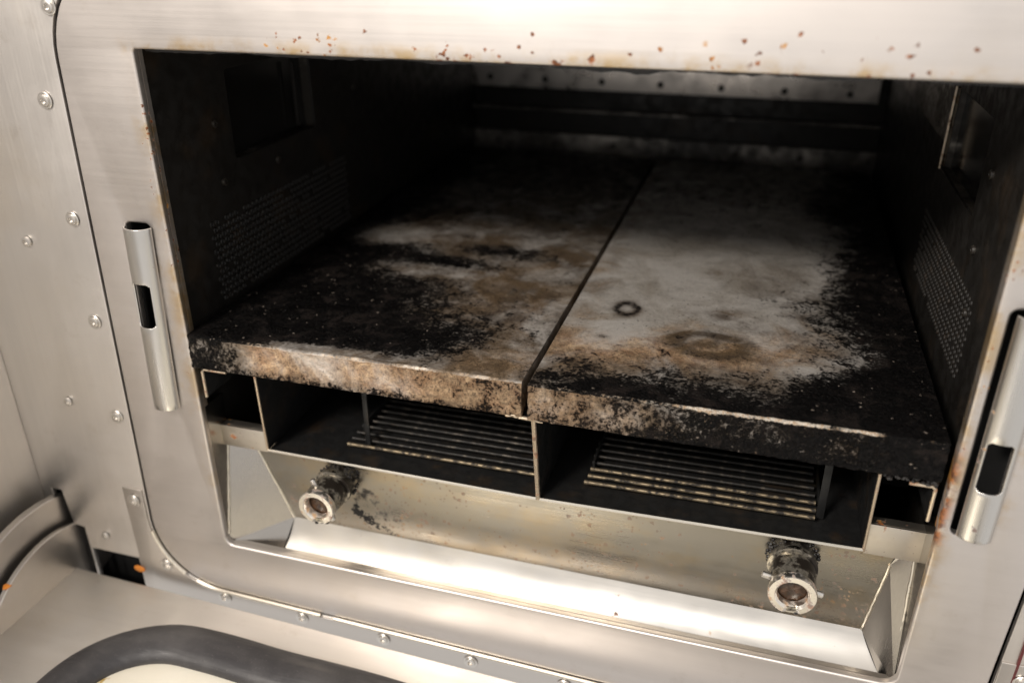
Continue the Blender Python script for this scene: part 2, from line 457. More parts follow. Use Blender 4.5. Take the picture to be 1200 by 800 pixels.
HL, HR, HT, HB = -.25, .25, 0.0, -.3785
seam_out = [(-.3055, .052), (-.3205, -.4265), (.2990, -.4420), (.3115, .052)]
def inset(pts, d):
    c = Vector((-.003, -.19)); o = []
    for (x, z) in pts: o.append((x-d if x > c.x else x+d, z-d if z > c.y else z+d))
    return o
frame_outer = rquad(seam_out, [.062, .058, .058, .062], 12)
seam_hole = rquad(inset(seam_out, -.0024), [.064, .060, .060, .064], 12)
opening = rquad([(HL, HT), (HL, HB), (HR, HB), (HR, HT)], [.002, .007, .009, .002], 5)
slotL = rquad([(-.2825, -.1120), (-.2625, -.1120), (-.2690, -.2525), (-.2890, -.2525)], .004, 4)
slotR = rquad([(.2565, -.110), (.2765, -.110), (.2765, -.2525), (.2565, -.2525)], .004, 4)
sheet('front_frame', [frame_outer, opening, slotL, slotR], 'Y', 0, .006, 'frame', oven, bevel=.0016, res=3)

# outer front panel around the frame, cut for the hinge arms and a notch added for the door gap's dark reflection
armslot = [(-.4165, -.358), (-.4065, -.358), (-.4030, -.392), (-.3925, -.394), (-.3925, -.455), (-.4165, -.455)]
notch = [(-.3905, -.4155), (-.3425, -.4155), (-.3425, -.4550), (-.3905, -.4550)]
outer = sheet('outer_panel', [[(-.4272, .12), (-.4272, -.52), (.43, -.52), (.43, .12)], seam_hole, armslot, notch], 'Y', .0006, .004, 'panel', oven, bevel=.0006)
bm = bmesh.new()
box_bm(bm, -.43, .43, .03, .034, -.52, -.39)
box_bm(bm, -.43, -.262, .03, .034, -.39, .12)
box_bm(bm, .262, .43, .03, .034, -.39, .12)
box_bm(bm, -.262, .262, .012, .016, .012, .12)
bmobj('backing_sheet', bm, 'void', oven)

# trim strip that laps over the panel below the seam
trim_out = [(-.3405, -.3405), (-.3395, -.520), (.43, -.520), (.43, -.340), (.3125, -.340)]
br = rquad(inset(seam_out, -.0034), [.064, .061, .061, .064], 12)
sel = [p for p in br if p[1] < -.339]
sel.sort(key=lambda p: math.atan2(p[1]+.30, p[0]))
left_i = [p for p in sel]
trim_poly = [(-.3405, -.3405), (-.3395, -.520), (.43, -.520), (.43, -.340)] + [(sel[-1][0], -.340)] + sel[::-1] + [(sel[0][0], -.3405)]
sheet('trim_strip', [trim_poly], 'Y', -.0008, .0013, 'trim', oven, bevel=.0004)
# light wire bead lying in the lower seam, in lengths
seam_mid = rquad(inset(seam_out, -.0014), [.063, .0595, .0595, .063], 16)
low = sorted([p for p in seam_mid if p[1] < -.375], key=lambda p: math.atan2(p[1]+.33, p[0]))
def densify(pts, step=.006):
    o = []
    for a, b in zip(pts, pts[1:]):
        d = math.dist(a, b); n = max(1, int(d/step))
        for i in range(n): o.append((a[0]+(b[0]-a[0])*i/n, a[1]+(b[1]-a[1])*i/n))
    o.append(pts[-1]); return o
low = densify(low)
breaks = [-.2935, -.1655, .11]
run = []
def bead(run):
    if len(run) < 2: return
    bm = bmesh.new(); tube(bm, [(x, -.0012, z) for x, z in run], .0017, 10)
    bmobj('seam_bead', bm, 'lip', oven)
for p in low:
    if breaks and p[0] > breaks[0]:
        bead(run); run = []; breaks.pop(0); continue
    run.append(p)
bead(run)

# screws
def screw_mesh(name, rad, washer, socket=True):
    bm = bmesh.new()
    prof = []
    if washer: prof += [(washer, 0), (washer, .0006), (washer*.94, .0009), (rad*1.05, .0009)]
    prof += [(rad, .0008 if washer else 0), (rad, .0013), (rad*.93, .0018), (rad*.72, .0021)]
    if socket: prof += [(rad*.48, .0021), (rad*.44, .0007)]
    else: prof += [(rad*.4, .0025), (rad*.12, .0026)]
    lathe(bm, prof, 20)
    bmesh.ops.recalc_face_normals(bm, faces=bm.faces)
    me = bpy.data.meshes.new(name); bm.to_mesh(me); bm.free(); smooth(me, 40)
    me.materials.append(M['screw'])
    return me
me_screw = screw_mesh('screw', .0040, .0056)
me_dome = screw_mesh('dome_screw', .0036, 0, True)
me_rivet = screw_mesh('rivet', .0040, 0, False)
def put(me, name, x, y, z, parent, rot=(0, 0, 0), mat=None):
    o = bpy.data.objects.new(name, me); COL.objects.link(o)
    o.parent = parent; o.location = (x, y, z); o.rotation_euler = (rot[0]+random.uniform(-.03, .03), rot[1], rot[2]+random.uniform(-.03, .03))
    if name == 'screw': o.scale = (random.uniform(.95, 1.05),)*3
    return o
for x, z in [(-.305, .023), (-.3248, -.0341), (-.3258, -.1141), (-.328, -.1921), (-.3287, -.2727), (-.329, .115-.02)]:
    put(me_screw, 'screw', x-(.0225 if z > .01 else 0)*(z > .05), -.0001, z, outer, (0, random.uniform(0, 6), 0))
for x, z in [(-.3707, -.1345), (-.3726, -.2662), (-.3711, -.3974)]:
    put(me_dome, 'screw', x, -.0001, z, outer, (0, random.uniform(0, 6), 0))
trim = bpy.data.objects['trim_strip']
for x, z in [(-.3309, -.3516), (-.3124, -.4137), (-.2601, -.4356), (-.1885, -.4386), (-.1167, -.4414), (-.0434, -.4435), (.0311, -.4455), (.104, -.448), (.318, -.3530), (.320, -.425)]:
    put(me_screw, 'screw', x, -.0014, z, trim, (0, random.uniform(0, 6), 0))
# orange paint fleck by the notch
bm = bmesh.new(); lathe(bm, [(.0046, 0), (.0042, .0004), (.001, .0006)], 14)
o = bmobj('paint_fleck', bm, 'orange', outer); o.location = (-.3425, -.0012, -.4255); o.scale = (1.2, 1, .75)

# hinge tubes: half-round pressings with a window
def hinge_tube(xt, xb, zt, zb, r, w0, w1, label=None, proud=.0):
    bm = bmesh.new(); N = 24
    c = .0016
    zs = [zt+(w0-zt)*i/14 for i in range(15)]+[w0-c*.35, w0-c]
    zs += [w0-c+(w1-w0+2*c)*i/8 for i in range(1, 9)]+[w1+c*.35, w1]
    zs += [w1+(zb-w1)*i/14 for i in range(1, 15)]
    vs = []
    for z in zs:
        xc = xt+(xb-xt)*(z-zt)/(zb-zt)
        row = []
        for j in range(N+1):
            th = radians(4+164*j/N)
            row.append(bm.verts.new((xc+r*cos(th), -.0005-proud-r*.80*sin(th), z)))
        vs.append(row)
    lo, hi = 7, 20
    for i in range(len(zs)-1):
        zm = (zs[i]+zs[i+1])/2
        ed = 0 if not (w1 < zm < w0) else (2 if min(w0-zm, zm-w1) < c*.35 else (1 if min(w0-zm, zm-w1) < c else -1))
        for j in range(N):
            cut = ed != 0 and lo+(ed if ed > 0 else 0) <= j < hi-(ed if ed > 0 else 0)
            if not cut: bm.faces.new((vs[i][j], vs[i][j+1], vs[i+1][j+1], vs[i+1][j]))
    o = bmobj('hinge_tube', bm, 'tube', oven, label, ang=60)
    md = o.modifiers.new('thick', 'SOLIDIFY'); md.thickness = .0013; md.offset = -1
    mb = o.modifiers.new('bev', 'BEVEL'); mb.width = .0004; mb.segments = 2; mb.limit_method = 'ANGLE'; mb.angle_limit = radians(50)
    return o
hinge_tube(-.2715, -.2775, -.1140, -.2540, .0108, -.1535, -.1865, 'half-round hinge tube with window left of the opening')
hinge_tube(.2685, .2685, -.1120, -.2510, .0098, -.1850, -.2170, 'half-round hinge tube with window right of the opening')

# neighbouring side wall that the front panel butts against
side = sheet('side_panel', [[(-.60, -.52), (.0040, -.52), (.0040, .14), (-.60, .14)]], 'X', -.4283, .002, 'panel', oven, bevel=.0003)
# return edge round the opening
RT = .009
bm = bmesh.new()
box_bm(bm, HL-.0022, HL-.0002, .0055, RT, -.255, -.0005)
box_bm(bm, HR+.0002, HR+.0022, .0055, RT, -.255, -.0005)
box_bm(bm, HL-.002, HR+.002, .0055, RT, .0002, .0022)
bmobj('opening_return', bm, 'frame', oven)

# ------------------------------------------------------------------ cavity
winL = rrect(.100, .2225, -.091, -.026, .003, 3)
WX = .2575
wl = sheet('cavity_wall', [rrect(RT, .668, -.33, .002), winL], 'X', -WX-.001, .002, 'wall', oven, bevel=.0003)
winR = rrect(.132, .263, -.101, -.040, .002, 3)
wr = sheet('cavity_wall', [rrect(RT, .668, -.33, .002), winR], 'X', WX+.001, .002, 'wall', oven, bevel=.0003)
box('cavity_ceiling', -WX-.004, WX+.004, RT, .668, .0021, .005, 'wall', oven)
back = box('back_wall', -WX, WX, .660, .664, -.33, .0, 'wall', oven)
us = sheet('rear_strip', [rrect(-.2570, .2480, -.1215, -.060)], 'Y', .650, .003, 'strip', oven, bevel=.0006)
box('rear_ledge', -.2565, .2560, .644, .659, -.1490, -.1465, 'strip_dark', oven)
ls = sheet('rear_strip', [rrect(-.2571, .2570, -.232, -.1790)], 'Y', .650, .003, 'strip_dark', oven, bevel=.0006)
for i in range(7):
    o = put(me_rivet, 'rivet', -.233+.0747*i, .650, -.1095-.0005*i, us)
    o2 = put(me_rivet, 'rivet', -.222+.0783*i, .650, -.1915, ls)
# rivet meshes use a darker material of their own
me_rivet.materials.clear(); me_rivet.materials.append(M['cscrew'])

for sx in (1,):
    xa, xb = sorted((sx*(WX+.0002), sx*(WX-.0012)))
    box('lit_wall_band', xa, xb, .268, .6495, -.082, .001, 'band', oven, .0003)  # lighter sheet painting the lit upper part of the right wall
def lamp_recess(side, y0, y1, z0, z1, depth, wall):
    s = side
    x0, x1 = s*(WX+.002), s*(WX+.002+depth)
    bm = bmesh.new()
    t = .0012
    box_bm(bm, min(x0, x1), max(x0, x1), y1, y1+t, z0-t, z1+t)
    box_bm(bm, min(x0, x1), max(x0, x1), y0-t, y0, z0-t, z1+t)
    box_bm(bm, min(x0, x1), max(x0, x1), y0, y1, z0-t, z0)
    box_bm(bm, min(x0, x1), max(x0, x1), y0, y1, z1, z1+t)
    o = bmobj('lamp_recess', bm, 'wall_clean', wall)
    xa, xb = s*(WX+.001+depth*.8), s*(WX+.001+depth)
    g = box('lamp_glass', min(xa, xb), max(xa, xb), y0+.0002, y1-.0002, z0+.0002, z1-.0002, 'glass', wall, 0)
lamp_recess(-1, .100, .2225, -.091, -.026, .010, wl)
lamp_recess(1, .132, .263, -.101, -.040, .008, wr)
# bright trims: folded edge of each lamp recess
box('lamp_frame_strip', -WX-.0045, -WX-.0015, .1985, .2010, -.086, -.034, 'inlet', wl, .0005)
box('lamp_frame_strip', WX-.0012, WX+.0032, .2630, .2645, -.1025, -.0405, 'edge', wr, .0004)

me_cav = screw_mesh('cavity_screw', .0029, 0, True); me_cav.materials.clear(); me_cav.materials.append(M['cscrew'])
# screws in the cavity walls
for y, z in [(.079, -.0607), (.0806, -.1037), (.1566, -.1051), (.30, -.07)]:
    o = put(me_cav, 'screw', -WX, y, z, wl, (0, 0, pi/2))
for y, z in [(.105, -.067), (.1045, -.114), (.0876, -.1494), (.30, -.075)]:
    o = put(me_cav, 'screw', WX, y, z, wr, (0, 0, -pi/2))

# perforated air inlets: pierced holes with raised rims
def perforation(s, y0, y1, z0, z1, wall):
    bm = bmesh.new()
    p = .0062; row = 0; z = z1
    while z > z0:
        y = y0+(p/2 if row % 2 else 0)
        while y < y1:
            if random.random() > .03 and noise.noise(Vector((y*22, z*22, s*3))) > -.48:
                R1, R0 = .0024, .0015
                ring = [], [], []
                for j in range(8):
                    a = 2*pi*j/8
                    ring[0].append(bm.verts.new((s*WX, y+R1*cos(a), z+R1*sin(a))))
                    ring[1].append(bm.verts.new((s*(WX-.0007), y+(R1+R0)/2*cos(a), z+(R1+R0)/2*sin(a))))
                    ring[2].append(bm.verts.new((s*(WX-.0002), y+R0*cos(a), z+R0*sin(a))))
                for A, B in ((ring[0], ring[1]), (ring[1], ring[2])):
                    for j in range(8):
                        f = bm.faces.new((A[j], A[(j+1) % 8], B[(j+1) % 8], B[j])); f.material_index = 0
                f = bm.faces.new(ring[2]); f.material_index = 1
            y += p
        z -= p*.866; row += 1
    o = bmobj('perforation', bm, 'inlet', wall); o.data.materials.append(M['void']); o['kind'] = 'stuff'
perforation(-1, .058, .275, -.190, -.130, wl)
perforation(1, .075, .280, -.192, -.140, wr)

# soot hanging under the top edge of the opening
bm = bmesh.new()
N = 160
top = []; bot = []; bk = []
for i in range(N+1):
    x = HL+.001+(HR-HL-.002)*i/N
    d = .0018+.0022*max(0, noise.noise(Vector((x*30, 2.1, 0)))+.25)+.0012*noise.noise(Vector((x*160, 1, 0)))
    if .0 < x < .09: d += .0022*max(0, noise.noise(Vector((x*75, 8, 0)))+.2)
    y = RT+.0015+.001*noise.noise(Vector((x*60, 5, 3)))
    top.append(bm.verts.new((x, y, .0008))); bot.append(bm.verts.new((x, y, -max(d, .0006)))); bk.append(bm.verts.new((x, y+.006, .0008)))
for i in range(N):
    bm.faces.new((top[i], top[i+1], bot[i+1], bot[i])); bm.faces.new((bot[i], bot[i+1], bk[i+1], bk[i]))
o = bmobj('soot_deposit', bm, 'gunk', oven, 'ragged black soot hanging under the top edge'); o['kind'] = 'stuff'

# outer casing behind the front panel
bm = bmesh.new()
for b in ((-.43, -.426, .006, .72, -.52, .13), (.426, .43, .006, .72, -.52, .13), (-.426, .426, .716, .72, -.52, .13), (-.426, .426, .006, .716, .126, .13), (-.426, .426, .006, .716, -.52, -.516)):
    box_bm(bm, *b)
bmobj('casing', bm, 'dark', oven)

# ------------------------------------------------------------------ drip tray
KL, KR = (-.2298, .0330, -.3044), (.2373, .0330, -.3080)
DL, DR = (-.2050, .0325, -.3655), (.2295, .0325, -.3655)
CL, CR = (-.2113, .0160, -.3933), (.2420, .0145, -.3845)
AL, BL = (-.2500, .0263, -.2880), (-.2500, .0062, -.3720)
AR, BR = (.2495, .0300, -.2880), (.2490, .0090, -.3720)
kick = poly('kick_panel', [(-.2330, .0330, -.2965), (.2400, .0330, -.2965), KR, DR, DL, KL], 'kick', oven, dirn=(0, 1, 0))
# drip floor: dished sheet, a little wavy
bm = bmesh.new(); rows = []
for i in range(11):
    t = i/10; row = []
    a0 = Vector(DL).lerp(Vector(CL), t); a1 = Vector(DR).lerp(Vector(CR), t)
    for j in range(121):
        p = a0.lerp(a1, j/120)
        w = sin(pi*t)
        d = .0026*w+.0007*w*noise.noise(Vector((p.x*16, t*1.2, 3)))+.0003*w*noise.noise(Vector((p.x*60, t*2, 8)))
        row.append(bm.verts.new(p+Vector((0, .55, -.83))*d))
    rows.append(row)
for A, Bq in zip(rows, rows[1:]):
    for j in range(120): bm.faces.new((A[j], A[j+1], Bq[j+1], Bq[j]))
fl = bmobj('drip_floor', bm, 'floor', oven, ang=80)
poly('hopper_side', [AL, (-.25, .0045, -.3795), CL, DL, KL, (-.2400, .0300, -.288)], 'hop', oven, dirn=(-.3, 1, -.3))
poly('hopper_side', [AR, (.2495, .0043, -.3795), CR, DR, KR, (.2440, .0315, -.288)], 'hop', oven, dirn=(.3, 1, -.3))
# inner return of the lower opening: deepening below the shelf
poly('opening_return', [(-.2502, .0055, -.254), (-.2502, .0275, -.254), (-.2502, .0275, -.288), AL, BL, (-.2502, .0055, -.372)], 'hop', oven, dirn=(-1, 0, 0))
poly('opening_return', [(.2502, .0055, -.254), (.2502, .0310, -.254), (.2502, .0310, -.288), AR, BR, (.2502, .0055, -.372)], 'hop', oven, dirn=(1, 0, 0))
poly('opening_return', [(-.2490, .0056, -.3788), (.2490, .0056, -.3788), (.2470, .0098, -.3792), (-.2490, .0098, -.3792)], 'trim', oven, dirn=(0, .3, -1))
# weld beads in the two corners
for a, b in ((AL, BL), (AR, BR), (KL, DL), (KR, DR)):
    bm = bmesh.new()
    a, b = Vector(a), Vector(b)
    n = 26; path = []; rr = []
    for i in range(n+1):
        p = a.lerp(b, i/n); p.x += .0005*noise.noise(p*160); path.append(p+Vector((0, -.0002, 0))); rr.append(.0011+.0005*noise.noise(p*300))
    tube(bm, path, rr, 8)
    bmobj('weld_seam', bm, 'lip', oven)

# ------------------------------------------------------------------ shelf under the plates
def shelf_block(x0, x1, z0, z1, name='shelf_bracket'):
    bm = bmesh.new()
    box_bm(bm, x0, x1, .0195, .0210, z0, z1, .0004)
    box_bm(bm, x0, x1, .0215, .0290, z1-.0014, z1-.0002, .0003)
    return bmobj(name, bm, 'block', oven)
shelf_block(-.2501, -.2116, -.2960, -.2778)
shelf_block(.2172, .2501, -.2920, -.2690)
def divider(pts, name='shelf_divider', t=.0016):
    # sheet standing along the depth; front edge slightly raked
    (x0, y0, z0), (x1, y1, z1) = pts
    bm = bmesh.new()
    vs = []
    for sx in (-t/2, t/2):
        vs.append([bm.verts.new((x0+sx, y0, z0)), bm.verts.new((x1+sx, y1, z1)), bm.verts.new((x1+sx, .56, z1)), bm.verts.new((x0+sx, .56, z0))])
    bm.faces.new(vs[0]); bm.faces.new(vs[1][::-1])
    for j in range(4): bm.faces.new((vs[0][j], vs[1][j], vs[1][(j+1) % 4], vs[0][(j+1) % 4]))
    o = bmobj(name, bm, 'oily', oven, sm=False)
    bm = bmesh.new(); tube(bm, [(x0, y0-.0004, z0), ((x0+x1)/2, (y0+y1)/2-.0004, (z0+z1)/2), (x1, y1-.0004, z1)], t*.62, 8)
    bmobj('divider_edge', bm, 'edge', o)
    return o
divider(((-.2010, .003, -.2188), (-.2112, .0196, -.2930)))
divider(((.0040, .003, -.2205), (.0034, .0196, -.2940)), t=.0026)
divider(((.2135, .003, -.2205), (.2170, .0196, -.2900)))
# cap of the centre divider
bm = bmesh.new()
pts = []
for i in range(25):
    x = -.0145+.025*i/24
    pts.append((x, .0016+.0004*noise.noise(Vector((x*200, 0, 0))), -.2192-.0008*(x*80)-.0005*noise.noise(Vector((x*260, 3, 0)))))
tube(bm, pts, [.0012+.0007*noise.noise(Vector((i*.7, 0, 5))) for i in range(25)], 8)
bmobj('divider_cap', bm, 'edge', oven)
bm = bmesh.new(); box_bm(bm, -.0133, .011, .0032, .56, -.2205, -.2190, .0003); bmobj('divider_cap', bm, 'oily', oven)
# front lips
def strip_between(name, a, b, r, mat):
    bm = bmesh.new(); a, b = Vector(a), Vector(b)
    tube(bm, [a.lerp(b, i/12) for i in range(13)], r, 10)
    return bmobj(name, bm, mat, oven)
strip_between('shelf_lip', (-.2105, .0190, -.2935), (.0020, .0190, -.2942), .0012, 'lip')
strip_between('shelf_lip', (.0048, .0190, -.2942), (.2164, .0190, -.2890), .0012, 'lip')
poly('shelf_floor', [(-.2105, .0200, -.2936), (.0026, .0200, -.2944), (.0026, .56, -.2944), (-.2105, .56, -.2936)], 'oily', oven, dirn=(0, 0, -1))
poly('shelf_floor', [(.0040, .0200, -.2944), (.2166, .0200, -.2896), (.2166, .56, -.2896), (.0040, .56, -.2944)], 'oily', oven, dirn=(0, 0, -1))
# rails (angle irons) carrying the plates
def rail(x0, x1, xl, z, zl):
    bm = bmesh.new(); t = .0020
    y0 = .0035
    pts = [(x0, z), (x1, z)] if x0 > x1 else [(x0, z), (x1, z)]
    xa, xb = sorted((x0, x1))
    box_bm(bm, xa, xb, y0, .60, z-t, z, .0006)
    a, b = sorted((x1, x1-(t if x1 > 0 else -t)))
    box_bm(bm, a, b, y0+.0002, .60, zl, z-t*.6, .0006)
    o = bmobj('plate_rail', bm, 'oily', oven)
    bm = bmesh.new()
    xc = (a+b)/2
    path = [(x0, y0, z-t/2), ((x0+x1)/2, y0, z-t/2), (xc+(-.002 if x1 > 0 else .002), y0, z-t/2), (xc, y0, z-t*1.3), (xc, y0, (z+zl)/2), (xc, y0, zl)]
    tube(bm, path, .00115, 8)
    bmobj('rail_end', bm, 'edge', o)
rail(-.2250, -.2462, 0, -.2195, -.2435)
rail(.2300, .2452, 0, -.2235, -.2485)

# dark liners of the side bays and of the rear of the shelf
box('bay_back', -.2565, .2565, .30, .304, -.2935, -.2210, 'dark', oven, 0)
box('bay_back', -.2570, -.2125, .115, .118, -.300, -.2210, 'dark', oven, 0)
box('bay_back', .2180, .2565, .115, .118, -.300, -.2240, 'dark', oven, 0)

# heating rods
rod_me = {}
def rod_mesh(L, seed, mat):
    bm = bmesh.new(); n = 26; path = []; rr = []
    for i in range(n+1):
        x = -L/2+L*i/n
        path.append((x, 0, 0)); rr.append(.0014+.00018*noise.noise(Vector((x*95, seed, 0))))
    rr[0] = rr[-1] = .0018
    tube(bm, path, rr, 8)
    bmesh.ops.recalc_face_normals(bm, faces=bm.faces)
    me = bpy.data.meshes.new('heating_rod'); bm.to_mesh(me); bm.free(); smooth(me, 60)
    me.materials.append(M[mat])
    return me
def rod_mat():
    k = NT('lit_burnt_rod_steel')
    n = k.noise(150, 4, .6)
    c = k.mix(k.ramp(n, .42, .60), (.22, .175, .115), (.026, .022, .018))
    return k.out(c, k.ramp(n, .3, .7, .42, .6), k.ramp(n, .42, .60, .75, .2), .25)
M['rodm'] = rod_mat()
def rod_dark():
    k = NT('shaded_sooty_rod_steel')
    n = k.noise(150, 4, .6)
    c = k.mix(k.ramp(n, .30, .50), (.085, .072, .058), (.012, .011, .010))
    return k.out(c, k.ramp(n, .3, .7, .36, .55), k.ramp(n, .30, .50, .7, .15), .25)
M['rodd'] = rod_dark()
lit_rods = [rod_mesh(.155, s, 'rodm') for s in range(3)]; shaded_rods = [rod_mesh(.155, s+5, 'rodd') for s in range(4)]  # front rods take a lit tone, the rest a shaded, sootier copy
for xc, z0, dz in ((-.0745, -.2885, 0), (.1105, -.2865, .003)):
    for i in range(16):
        o = put(lit_rods[i] if i < (3 if xc > 0 else 1) else shaded_rods[i % 4], 'heating_rod', xc+random.uniform(-.0008, .0008), .0385+.0087*i, z0+random.uniform(-.0004, .0004), oven)
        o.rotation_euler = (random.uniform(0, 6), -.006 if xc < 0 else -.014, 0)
# rod carriers: thin straps across the rods
for x, za in ((-.134, -.2835), (-.1325, -.2835), (.1885, -.2810)):
    pass
bm = bmesh.new(); box_bm(bm, -.1405, -.1365, .0440, .0455, -.2910, -.2230, .0004); bmobj('rod_strap', bm, 'oily', oven)
bm = bmesh.new(); box_bm(bm, .1885, .1935, .0440, .0455, -.2890, -.2240, .0004); bmobj('rod_strap', bm, 'oily', oven)
for x in (-.1495, .0015, .0345, .1905):
    if x == .0015: continue
    box('rod_carrier', x-.0008, x+.0008, .060, .18, -.2925, -.2835, 'oily', oven, .0002)
box('drip_blob', -.5, -.499, 2, 2.001, 0, .001, 'gunk', oven) if False else None

# ------------------------------------------------------------------ drain pipes
def drain_pipe(x, z, y0, y1, r, pin_ang, label):
    root_bm = bmesh.new()
    L = y0-y1
    # body with a neck, groove and shoulder; heights measured out from the panel
    lathe(root_bm, [(r*1.02, -.012), (r*1.02, .003), (r*1.08, .0045), (r*1.08, .008), (r*.92, .0085), (r*.92, .0115), (r*.98, .012), (r*.98, L-.010), (r*.90, L-.0075), (r*.90, L-.001), (r*.70, L-.001), (r*.66, L-.006)], 40, cap=False)
    o = bmobj('drain_pipe', root_bm, 'pipe', oven, label); o.location = (x, y0, z)
    bm = bmesh.new()
    lathe(bm, [(r*.92, L-.0055), (r*1.0, L-.005), (r*1.02, L-.001), (r*.98, L+.0004), (r*.74, L+.0006), (r*.64, L-.0012), (r*.62, L-.006)], 40, cap=False)
    for v in bm.verts:  # worn notch at the bottom
        a = math.atan2(v.co.z, v.co.x)
        if abs(a+pi/2-.1) < .35 and -v.co.y > L-.003: v.co.y += .0016
    bmobj('collar', bm, 'collar', o)
    bm = bmesh.new()
    lathe(bm, [(r*.66, L-.007), (r*.45, L-.0064), (r*.2, L-.0055), (.0004, L-.006)], 28)
    for v in bm.verts: v.co.y += .0014*noise.noise(v.co*420+Vector((x*50, 0, 0)))
    bmobj('bore_grease', bm, 'bore', o)
    for s in (1, -1):
        d = Vector((cos(pin_ang)*s, 0, sin(pin_ang)*s))
        bm = bmesh.new(); c = Vector((0, -(L-.011), 0))
        tube(bm, [c+d*r*.8, c+d*(r*1.30), c+d*(r*1.34)], [.0022, .0022, .0016], 12)
        bmobj('bayonet_pin', bm, 'screw', o)
    # baked grease round the foot and under the collar
    bm = bmesh.new()
    for i in range(80):
        a = random.uniform(-.3, pi+.3) if i < 60 else random.uniform(pi, 2*pi)
        rad = r*random.uniform(.98, 1.14)
        c = Vector((cos(a)*rad, -random.uniform(-.0095, .002), sin(a)*rad))
        s = random.uniform(.0006, .0017)
        mt = Matrix.Translation(c) @ Matrix.Diagonal((s, s*.8, s, 1))
        bmesh.ops.create_icosphere(bm, subdivisions=1, radius=1, matrix=mt)
    for i in range(14):
        a = -pi/2+random.uniform(-.9, .6); c = Vector((cos(a)*r*1.0, -(L-random.uniform(.001, .008)), sin(a)*r*1.02)); s = random.uniform(.001, .0022)
        bmesh.ops.create_icosphere(bm, subdivisions=1, radius=1, matrix=Matrix.Translation(c) @ Matrix.Diagonal((s, s, s, 1)))
    q = bmobj('grease_crust', bm, 'gunk', o); q['kind'] = 'stuff'
    return o
drain_pipe(-.1575, -.3165, .0240, -.0095, .0138, radians(112), 'left drain pipe stub with brown grease in its mouth')
drain_pipe(.1768, -.3115, .0240, -.0105, .0148, radians(-12), 'right drain pipe stub with bayonet pins')
# grease trail at the foot of the left pipe
bm = bmesh.new()
for i in range(170):
    t = random.random()
    x = -.150+.034*t**1.3+random.gauss(0, .0015); z = -.334-.030*min(1, .35+.65*t)+random.gauss(0, .003)*(1-t*.6)
    y = .0326
    s = random.uniform(.0005, .0015)*(1.1-t*.6)
    bmesh.ops.create_icosphere(bm, subdivisions=1, radius=1, matrix=Matrix.Translation((x, y, z)) @ Matrix.Diagonal((s*1.3, s*.35, s, 1)))
o = bmobj('grease_trail', bm, 'gunk', oven); o['kind'] = 'stuff'

# ------------------------------------------------------------------ open door with its seal
door = bpy.data.objects.new('door', bpy.data.meshes.new('door'))
bpy.data.objects.remove(door)
DZ = -.430
dmat = Matrix.Translation((-.42, -.0105, 0)) @ Matrix.Rotation(radians(-1.5), 4, 'Z')
dsk = sheet('oven_door', [rquad([(0, -.42), (.84, -.42), (.84, 0), (0, 0)], .002, 3)], 'Z', DZ-.006, .012, 'door', oven, bevel=.0012,
            label='lowered steel oven door with black rubber seal')
dsk.data.transform(dmat)
# rubber seal: soft round profile on a rounded-rectangle path, slightly wavy
path2 = rquad([(.111, -.36), (.735, -.36), (.735, -.0500), (.111, -.0500)], .066, 14)
path2 = densify(path2+[path2[0]], .008)[:-1]
bm = bmesh.new()
pts = [dmat @ Vector((x+.0012*noise.noise(Vector((x*20, y*20, 1))), y+.0022*noise.noise(Vector((x*14, y*14, 9))), DZ+.0050)) for x, y in path2]
tube(bm, pts, .0182, 24, closed=True, squash=.60)
seal = bmobj('door_seal', bm, 'rubber', dsk)
lin = sheet('door_liner', [rquad([(.118, -.348), (.723, -.348), (.723, -.0600), (.121, -.0600)], .050, 12)], 'Z', DZ+.0025, .005, 'liner', dsk, bevel=.0008)
lin.data.transform(dmat)
# hinge quadrants running into the front panel
def quadrant(x0, x1, r, cy, cz):
    bm = bmesh.new()
    n = 40
    A = []
    for x in (x0, x1):
        c = bm.verts.new((x, cy, cz))
        A.append((c, [bm.verts.new((x, cy+r*cos(a), cz+r*sin(a))) for a in [radians(20+160*i/n) for i in range(n+1)]]))
    for c, rr in A:
        for i in range(n): bm.faces.new((c, rr[i], rr[i+1]))
    for i in range(n): bm.faces.new((A[0][1][i], A[0][1][i+1], A[1][1][i+1], A[1][1][i]))
    o = bmobj('hinge_quadrant', bm, 'trim', dsk, ang=40)
    b = o.modifiers.new('bev', 'BEVEL'); b.width = .0005; b.segments = 2; b.limit_method = 'ANGLE'; b.angle_limit = radians(60)
quadrant(-.4165, -.4095, .108, -.030, -.468)
quadrant(-.4045, -.4000, .083, -.030, -.468)
bm = bmesh.new(); bmesh.ops.create_icosphere(bm, subdivisions=2, radius=.0035, matrix=Matrix.Translation((-.4025, -.0735, -.3975)) @ Matrix.Diagonal((.9, 1, .35, 1)))
for v in bm.verts: v.co += Vector((noise.noise(v.co*500), noise.noise(v.co*500+Vector((5, 0, 0))), 0))*.001
bmobj('rust_fleck', bm, 'orange', dsk)
# thin red strip imitating a red reflection in the right seam
box('red_reflection_strip', .3120, .3135, -.0012, .0006, -.415, -.300, 'red', oven, .0003)

adopt()

